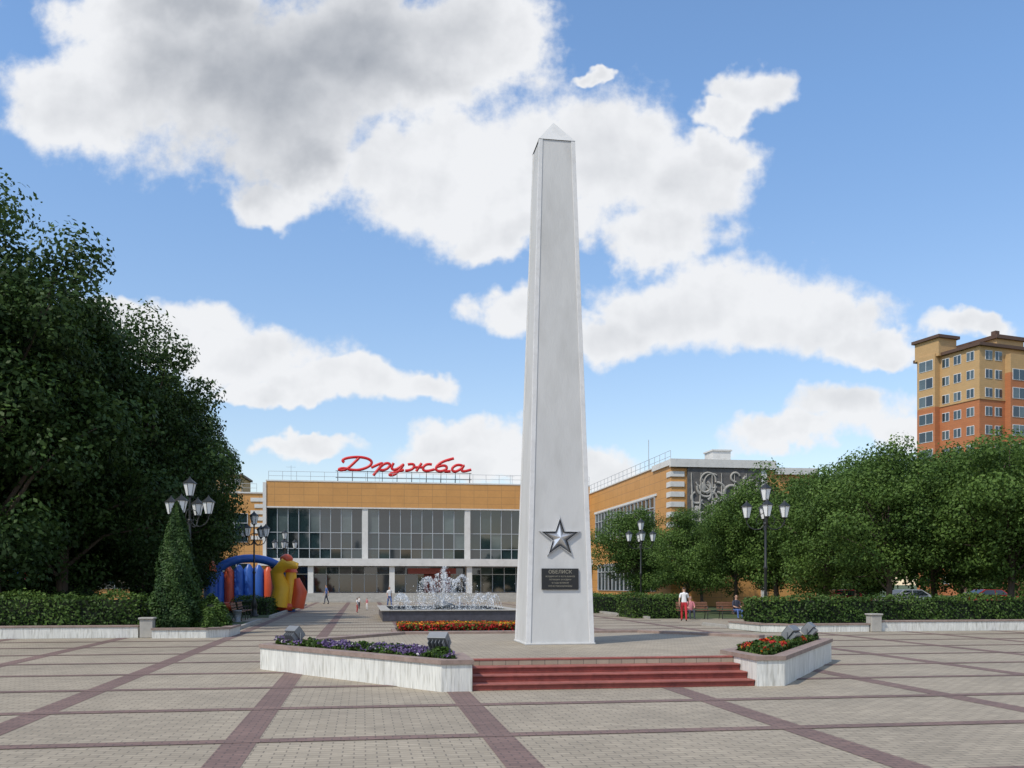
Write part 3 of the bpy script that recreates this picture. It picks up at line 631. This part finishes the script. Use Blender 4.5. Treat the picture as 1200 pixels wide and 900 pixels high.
# ---------------------------------------------------------------- benches, bins
def bench_parts():
    w=MB(); i=MB()
    for k in range(4): w.box(-.85,.85,-.2+.115*k,-.11+.115*k,.44,.475)
    for k in range(3): w.obox((0,.27+.03*k,.58+.13*k),(1.7,.03,.1),(-.2,0,0))
    for x in (-.7,.7):
        i.tube([(x,-.18,0),(x,-.2,.25),(x,-.16,.43),(x,.2,.43),(x,.27,.55),(x,.36,.92)],.022,6); i.tube([(x,.3,0),(x,.2,.25),(x,.2,.43)],.022,6); i.tube([(x,-.16,.43),(x,-.2,.65),(x,.05,.68),(x,.28,.62)],.018,6)
    return [('slats',w.mesh('slats',['wood'])),('iron_frame',i.mesh('iron_frame',['iron']))]
BP=bench_parts()
for x,y,r in ((12.6,46.6,0),(14.8,46.6,0),(17.2,46.6,0),(-10.4,48.3,math.pi/2),(-10.4,50.8,math.pi/2),(9.7,60,-math.pi/2),(9.7,66,-math.pi/2)): inst('park_bench',BP,(x,y,0),r)
def binp():
    m=MB(); m.tube([(0,0,0),(0,0,.05),(0,0,.06),(0,0,.5),(0,0,.52),(0,0,.56)],[.16,.16,.12,.2,.22,.2],12); return [('body',m.mesh('body',['grey']))]
BI=binp()
for x,y in ((16,46.6),(-10.3,46.7),(9.7,63)): inst('litter_bin',BI,(x,y,0))

# ---------------------------------------------------------------- people
def person(name,loc,rot,top,bottom,pose='stand',scale=1.,hair='hair'):
    J={}; E=[]
    def j(n_,p,r,par=None):
        J[n_]=(p,r); 
        if par: E.append((par,n_))
    sit=pose=='sit'; walk=pose=='walk'; dz=-.46 if sit else 0
    j('pel',(0,0,.95+dz),(.145,.105)); j('spi',(0,0,1.12+dz),(.125,.095),'pel'); j('che',(0,-.01,1.32+dz),(.15,.105),'spi'); j('nec',(0,0,1.48+dz),(.052,.052),'che')
    j('he1',(0,-.015,1.57+dz),(.068,.075),'nec'); j('he2',(0,-.01,1.66+dz),(.078,.09),'he1'); j('top',(0,0,1.735+dz),(.05,.055),'he2')
    for s,n_ in ((-1,'l'),(1,'r')):
        st_=s*(.16 if walk else 0)
        j('sh'+n_,(s*.17,0,1.40+dz),(.058,.055),'che'); 
        if sit: el,wr,ha=(s*.22,-.08,1.14+dz),(s*.15,-.30,1.10+dz-.02),(s*.13,-.37,1.08+dz)
        else: el,wr,ha=(s*.235,.03+st_*.6,1.13),(s*.25,-.03+st_*1.1,.89),(s*.25,-.05+st_*1.25,.82)
        j('el'+n_,el,(.042,.04),'sh'+n_); j('wr'+n_,wr,(.026,.024),'el'+n_); j('ha'+n_,ha,(.034,.018),'wr'+n_)
        j('hi'+n_,(s*.09,0,.88+dz),(.092,.09),'pel')
        if sit: kn,an,to=(s*.12,-.42,.50),(s*.12,-.44,.09),(s*.13,-.58,.035)
        else: kn,an,to=(s*.095,-.03-st_*.7,.50),(s*.095,.03-st_*1.3,.085),(s*.11,-.12-st_*1.3,.035)
        j('kn'+n_,kn,(.062,.062),'hi'+n_); j('an'+n_,an,(.04,.042),'kn'+n_); j('to'+n_,to,(.042,.03),'an'+n_)
    names=list(J); me=bpy.data.meshes.new(name); me.from_pydata([J[k][0] for k in names],[(names.index(a),names.index(b)) for a,b in E],[])
    o=bpy.data.objects.new('tmp',me); scene.collection.objects.link(o)
    o.modifiers.new('s','SKIN'); sv=me.skin_vertices[0].data
    for i,k in enumerate(names): sv[i].radius=J[k][1]; sv[i].use_root=(i==0)
    sd=o.modifiers.new('u','SUBSURF'); sd.levels=2; sd.render_levels=2
    dg=bpy.context.evaluated_depsgraph_get(); me2=bpy.data.meshes.new_from_object(o.evaluated_get(dg)); bpy.data.objects.remove(o)
    for k in (top,bottom,'skin',hair,'shoe'): me2.materials.append(M[k])
    mi=[]
    for f_ in me2.polygons:
        c=f_.center; z=c.z-dz
        if sit and c.z<.42+.12 and c.y<-.12 and z>.0: k=1 if c.z>.09 else 4
        elif z>1.62 and (c.y>-.035 or z>1.70): k=3
        elif z>1.47: k=2
        elif abs(c.x)>.19 and z<1.2 and not sit: k=2
        elif sit and c.y<-.14: k=2
        elif z>.97: k=0
        elif z>.09 or sit: k=1
        else: k=4
        mi.append(k)
    me2.polygons.foreach_set('material_index',mi); me2.polygons.foreach_set('use_smooth',[True]*len(mi))
    e=empty(name,loc,rot,scale); ob_=bpy.data.objects.new('body',me2); scene.collection.objects.link(ob_); ob_.parent=e
    d=MB()
    for s,n_ in ((-1,'l'),(1,'r')):
        h_=Vector(J['ha'+n_][0]); w_=Vector(J['wr'+n_][0]); dr=(h_-w_).normalized(); sd_=Vector((0,1,0)) if not sit else Vector((1,0,0))
        for q,ln in ((-.024,.065),(-.008,.078),(.008,.073),(.024,.055)):
            a=h_+sd_*q+dr*.01; d.tube([a,a+dr*ln*.55+Vector((-s*.006,0,0)),a+dr*ln+Vector((-s*.022,0,0))],[.0095,.009,.006],6,0)
        a=h_-sd_*.028-dr*.03; d.tube([a,a-sd_*.022+dr*.025,a-sd_*.025+dr*.055],[.011,.010,.007],6,0)
    hz=1.63+dz; d.tube([(0,-.085,hz+.015),(0,-.115,hz-.015),(0,-.095,hz-.025)],[.010,.014,.008],6,0)
    for s in (-1,1): d.sphere((s*.085,.0,hz-.01),(.012,.02,.03),8,6,0); d.sphere((s*.03,-.088,hz+.02),(.012,.008,.008),8,6,1)
    d.box(-.025,.025,-.096,-.088,hz-.062,hz-.054,2)
    d.obj('hands_and_face',['skin','hair','cloth_r'],e,world=False)
person('woman_walking',(11.2,44.1,0),math.pi-.25,'cloth_w','cloth_r','walk',.97)
person('man_sitting',(14.9,46.55,0),.1,'cloth_d','cloth_b','sit'); person('woman_sitting',(12.4,46.55,0),-.1,'cloth_p','cloth_d','sit',.95)
x,y=site(-11.4,70); person('child_standing',(x,y,0),2.2,'cloth_w','cloth_d','stand',.52)
x,y=site(-10.2,66); person('child_standing',(x,y,0),-.8,'cloth_p','cloth_w','stand',.5)
x,y=site(-9.4,72); person('woman_walking',(x,y,0),.4,'cloth_w','cloth_b','walk',.95)
x,y=site(-9.9,60); person('child_standing',(x,y,0),1.4,'cloth_w','cloth_r','stand',.55)
x,y=site(-17,86); person('man_walking',(x,y,0),-1.4,'cloth_b','cloth_d','walk',1.02)
person('woman_sitting',(9.65,60,0),-math.pi/2,'cloth_d','cloth_d','sit',.95); person('man_sitting',(9.65,65.8,0),-math.pi/2,'cloth_d','cloth_d','sit')
person('woman_walking',(24.5,41.5,0),1.2,'cloth_w','cloth_d','walk',.98)

# ---------------------------------------------------------------- inflatable playground
x,y=site(-17.6,63); e=empty('inflatable_castle',(x,y,0),.15)
m=MB(); m.prism([(-2.8,-2),(2.8,-2),(2.8,2),(-2.8,2)],0,.5,0)
for k in range(9): m.tube([(-2.6+k*.65,1.8,.3),(-2.6+k*.65,1.8,2.3+.5*math.sin(k*.39)),(-2.6+k*.65,1.8,2.6+.6*math.sin(k*.39))],[.36,.36,.1],10,2 if k%4==2 else 0)
for k in range(6): 
    for sx in (-2.6,): m.tube([(sx,-1.8+k*.62,.3),(sx,-1.8+k*.62,1.9+.12*k),(sx,-1.8+k*.62,2.1+.12*k)],[.34,.34,.1],10,0)
for sx in (-2.5,2.5):
    m.tube([(sx,-1.9,.2),(sx,-1.9,2.4),(sx,-1.9,2.6)],[.42,.42,.4],12,1 if sx>0 else 0); m.tube([(sx,-1.9,2.6),(sx,-1.9,3.7)],[.5,.02],12,2)
k=16; m.tube([(2.4*math.cos(math.pi*i/k)*.95,-1.9,2.2+1.3*math.sin(math.pi*i/k)) for i in range(k+1)],.27,10,0)
m.tube([(-2.7,-2.1,.35),(0,-2.15,.4),(2.6,-2.1,.35)],.3,10,2)
m.tube([(1.7,-2.3,.4),(1.9,-2.4,1.6),(1.6,-2.5,2.6),(2.1,-2.9,3.2),(2.9,-3.1,3.0)],[.6,.55,.42,.42,.2],12,1)
m.tube([(2.9,-2.0,.3),(3.1,-2.1,1.3),(2.9,-2.1,2.2)],[.5,.5,.2],12,2); m.sphere((2.2,-2.8,3.45),(.42,.45,.34),12,8,2)
for i in range(5): m.tube([(-.9+.45*i,-2.0,.5),(-.9+.45*i,-3.2,.05)],.24,8,2 if i%2 else 1)
m.obj('inflated_panels',['infb','infy','infr'],e,world=False)
x,y=site(-31,58); e=empty('inflatable_slide',(x,y,0),.3); m=MB()
for i in range(6): m.tube([(-1.2+.5*i,1.5,.2),(-1.2+.5*i,1.4,2.6),(-1.2+.5*i,-1.8,.3)],[.28,.28,.28],8,i%3)
m.obj('inflated_panels',['infb','infr','infy'],e,world=False)

# ---------------------------------------------------------------- cars
def car_parts(paint):
    b=MB(); g_=MB(); w=MB(); hw_=.84
    prof=[(-2.1,.3),(-2.15,.62),(-2.05,.85),(-1.2,.95),(-.55,1.40),(.85,1.42),(1.65,1.0),(2.1,.92),(2.15,.5),(2.1,.28)]
    n=len(prof)
    def sw(x,z): return hw_ if z<.98 else hw_-.16
    vs=[(x,-sw(x,z),z) for x,z in prof]+[(x,sw(x,z),z) for x,z in prof]
    b.add(vs,[tuple(range(n)),tuple(range(2*n-1,n-1,-1))]+[(i,n+i,n+(i+1)%n,(i+1)%n) for i in range(n)])
    for s in (-1,1):
        g_.add([(-1.0,s*(hw_-.03),1.0),(.05,s*(hw_-.03),1.0),(.05,s*(hw_-.13),1.36),(-.52,s*(hw_-.13),1.36)],[(0,1,2,3)])
        g_.add([(.12,s*(hw_-.03),1.0),(1.4,s*(hw_-.03),1.0),(.85,s*(hw_-.13),1.36),(.12,s*(hw_-.13),1.36)],[(0,1,2,3)])
        for x in (-1.35,1.35):
            w.tube([(x,s*.66,.31),(x,s*.87,.31)],.31,16,0,sm=False); w.tube([(x,s*.86,.31),(x,s*.885,.31)],.18,10,1,sm=False)
    g_.add([(-1.18,-.72,.97),(-1.18,.72,.97),(-.58,.6,1.39),(-.58,-.6,1.39)],[(0,1,2,3)]); g_.add([(1.62,-.72,1.03),(1.62,.72,1.03),(.9,.6,1.40),(.9,-.6,1.40)],[(0,1,2,3)])
    return [('bodywork',b.mesh('bodywork',[paint])),('windows',g_.mesh('windows',['glass3'])),('wheels',w.mesh('wheels',['rubber','grey']))]
C1=car_parts('carr'); C2=car_parts('cars')
inst('parked_car',C1,(30,64,0.01),.05); inst('parked_car',C2,(35.5,64.3,0.01),.0); inst('parked_car',C1,(44,66.5,0.01),math.pi)
inst('parked_car',C2,(-34,64.5,0.01),0)

# ---------------------------------------------------------------- sky & light
sunel=math.radians(52)
sr=Vector((-.72,-.69)); sr.normalize()             # sun is to the left and behind the viewer
hx,hy=sr.x*CT+sr.y*ST, -sr.x*ST+sr.y*CT
sv=Vector((hx*math.cos(sunel),hy*math.cos(sunel),math.sin(sunel)))
w=bpy.data.worlds.new("World"); scene.world=w; w.use_nodes=True; nt=w.node_tree; nt.nodes.clear()
out=N(nt,'ShaderNodeOutputWorld'); bg=N(nt,'ShaderNodeBackground'); bg.inputs['Strength'].default_value=.10
L(nt,bg.outputs[0],out.inputs['Surface'])
sky=N(nt,'ShaderNodeTexSky'); sky.sky_type='NISHITA'; sky.sun_disc=False; sky.sun_elevation=sunel; sky.sun_rotation=math.atan2(hx,hy); sky.air_density=1.0; sky.dust_density=.6; sky.ozone_density=2.0
tc=N(nt,'ShaderNodeTexCoord'); G=tc.outputs['Generated']
def dot(v):
    n_=N(nt,'ShaderNodeVectorMath',operation='DOT_PRODUCT'); L(nt,G,n_.inputs[0]); n_.inputs[1].default_value=v; return n_.outputs['Value']
def mth(op,a,b=None,c=None,clamp=False):
    n_=N(nt,'ShaderNodeMath',operation=op); n_.use_clamp=clamp
    for i,v in enumerate((a,b,c)):
        if v is None: continue
        if isinstance(v,(int,float)): n_.inputs[i].default_value=v
        else: L(nt,v,n_.inputs[i])
    return n_.outputs[0]
fx=dot((CT,-ST,0)); fd=dot((ST,CT,0)); fz=dot((0,0,1))
dd=mth('MAXIMUM',fd,.15)
s_=mth('DIVIDE',fx,dd); t_=mth('DIVIDE',fz,dd)
cb=N(nt,'ShaderNodeCombineXYZ'); L(nt,s_,cb.inputs[0]); L(nt,t_,cb.inputs[1])
def noise(scale,detail,rough,vec,off=(0,0,0)):
    mp=N(nt,'ShaderNodeVectorMath',operation='ADD'); L(nt,vec,mp.inputs[0]); mp.inputs[1].default_value=off
    n_=N(nt,'ShaderNodeTexNoise'); n_.noise_dimensions='2D' if vec is not G else '3D'; n_.inputs['Scale'].default_value=scale; n_.inputs['Detail'].default_value=detail; n_.inputs['Roughness'].default_value=rough; L(nt,mp.outputs[0],n_.inputs['Vector']); return n_
w1=noise(6,5,.58,cb.outputs[0])
sb=N(nt,'ShaderNodeVectorMath',operation='SUBTRACT'); L(nt,w1.outputs['Color'],sb.inputs[0]); sb.inputs[1].default_value=(.5,.5,.5)
ma=N(nt,'ShaderNodeVectorMath',operation='MULTIPLY_ADD'); L(nt,sb.outputs[0],ma.inputs[0]); ma.inputs[1].default_value=(.15,.12,0); L(nt,cb.outputs[0],ma.inputs[2])
P=ma.outputs[0]
ell=[(95,118,105,62),(180,80,125,85),(300,110,175,115),(430,70,190,95),(560,40,80,60),(190,15,150,50),(300,235,60,28),(345,190,75,50),
(455,212,80,55),(560,200,125,82),(685,180,125,88),(785,215,90,66),(600,270,80,32),(770,272,95,32),(825,180,50,30),
(885,105,48,32),(850,135,34,20),(675,80,20,9),
(850,355,155,60),(760,350,88,46),(955,375,98,46),(1035,410,55,28),(600,368,46,30),(700,390,80,36),(1070,418,45,20),
(140,365,70,28),(210,395,90,42),(300,430,100,46),(400,455,85,28),(480,450,55,20),(330,475,85,16),
(550,522,66,30),(370,534,55,14),(700,530,66,28),(1010,495,82,34),(920,522,75,22),(1095,528,70,24),(1165,386,70,20),(620,548,150,20),(20,470,120,30)]
cur=None
for (a,b,rx,ry) in ell:
    cs_,ct_=(a-600)/1100,(685-b)/1100; sx,sy=1100/rx,1100/ry
    n_=N(nt,'ShaderNodeVectorMath',operation='MULTIPLY_ADD'); L(nt,P,n_.inputs[0]); n_.inputs[1].default_value=(sx,sy,0); n_.inputs[2].default_value=(-cs_*sx,-ct_*sy,0)
    l_=N(nt,'ShaderNodeVectorMath',operation='LENGTH'); L(nt,n_.outputs[0],l_.inputs[0])
    cur=l_.outputs['Value'] if cur is None else mth('SMOOTH_MIN',cur,l_.outputs['Value'],.15)
e1=mth('SUBTRACT',1.0,cur)
fine=noise(20,5,.62,cb.outputs[0],(3,1,0))
e2=mth('ADD',e1,mth('MULTIPLY',mth('SUBTRACT',fine.outputs['Fac'],.5),.8))
def mr(v,a,b,c,d,sm=False):
    n_=N(nt,'ShaderNodeMapRange'); n_.inputs[1].default_value=a; n_.inputs[2].default_value=b; n_.inputs[3].default_value=c; n_.inputs[4].default_value=d
    if sm: n_.interpolation_type='SMOOTHSTEP'
    L(nt,v,n_.inputs[0]); return n_.outputs[0]
maskF=mr(e2,-.22,.26,0,1,True)
gen=noise(2.2,5,.55,G,(5,2,1)); maskB=mr(gen.outputs['Fac'],.50,.62,0,1,True)
front=mr(fd,.30,.45,0,1,True)
mk=N(nt,'ShaderNodeMix'); mk.data_type='FLOAT'; L(nt,front,mk.inputs[0]); L(nt,maskB,mk.inputs[2]); L(nt,maskF,mk.inputs[3])
mask=mth('MULTIPLY',mk.outputs[0],mr(fz,-.01,.03,0,.97))
na=noise(9,5,.52,cb.outputs[0]); nb_=noise(9,5,.52,cb.outputs[0],(.010,-.018,0))
rel=mth('SUBTRACT',na.outputs['Fac'],nb_.outputs['Fac'])
deep=mr(e1,.0,.8,0,1,True)
spp=N(nt,'ShaderNodeSeparateXYZ'); L(nt,P,spp.inputs[0]); ps,pt=spp.outputs[0],spp.outputs[1]
line=mth('SUBTRACT',mth('SUBTRACT',pt,mth('MULTIPLY',ps,.42)),.525)
big=mth('MULTIPLY',mth('MULTIPLY',mr(line,-.012,.04,0,1,True),mr(ps,-.46,-.30,0,1,True)),mr(ps,.02,-.12,0,1,True))
low=noise(4,3,.5,cb.outputs[0],(1,7,0)); lowv=mr(low.outputs['Fac'],.3,.7,.2,1.0)
g1=mth('ADD',mth('MULTIPLY',deep,mth('MULTIPLY',lowv,.17)),mth('MULTIPLY',big,mth('ADD',.20,mth('MULTIPLY',deep,.20))))
shade=mth('SUBTRACT',mth('ADD',1.03,mth('MULTIPLY',rel,.55)),g1)
cc=N(nt,'ShaderNodeMixRGB'); cc.inputs['Color1'].default_value=(2.6,2.9,3.4,1); cc.inputs['Color2'].default_value=(8.9,9.0,9.2,1)
L(nt,mr(shade,.25,1.0,0,1),cc.inputs['Fac'])
gain=N(nt,'ShaderNodeMixRGB'); gain.inputs['Color1'].default_value=(1.9,1.62,1.45,1); gain.inputs['Color2'].default_value=(1.75,2.0,2.15,1)
L(nt,mr(fz,.0,.45,0,1),gain.inputs['Fac'])
tint=N(nt,'ShaderNodeMixRGB',blend_type='MULTIPLY'); tint.inputs['Fac'].default_value=1; L(nt,sky.outputs[0],tint.inputs['Color1']); L(nt,gain.outputs[0],tint.inputs['Color2'])
fin=N(nt,'ShaderNodeMixRGB'); L(nt,mask,fin.inputs['Fac']); L(nt,tint.outputs[0],fin.inputs['Color1']); L(nt,cc.outputs[0],fin.inputs['Color2'])
L(nt,fin.outputs[0],bg.inputs['Color'])
sl=bpy.data.lights.new('sun','SUN'); sl.energy=3.1; sl.angle=math.radians(.6); sl.color=(1,.92,.79)
so=bpy.data.objects.new('sun',sl); scene.collection.objects.link(so); so.rotation_euler=(-sv).to_track_quat('-Z','Y').to_euler(); so.location=(-30,-30,60)

# ---------------------------------------------------------------- camera
cam=bpy.data.cameras.new('camera'); co=bpy.data.objects.new('camera',cam); scene.collection.objects.link(co)
cam.sensor_width=36; cam.lens=33; cam.shift_y=235/1200; cam.clip_end=6000; cam.clip_start=.1
co.location=(-4.35,0,1.8); co.rotation_euler=(math.pi/2,0,-TH); scene.camera=co
scene.view_settings.view_transform='Standard'; scene.view_settings.look='None'; scene.view_settings.exposure=0
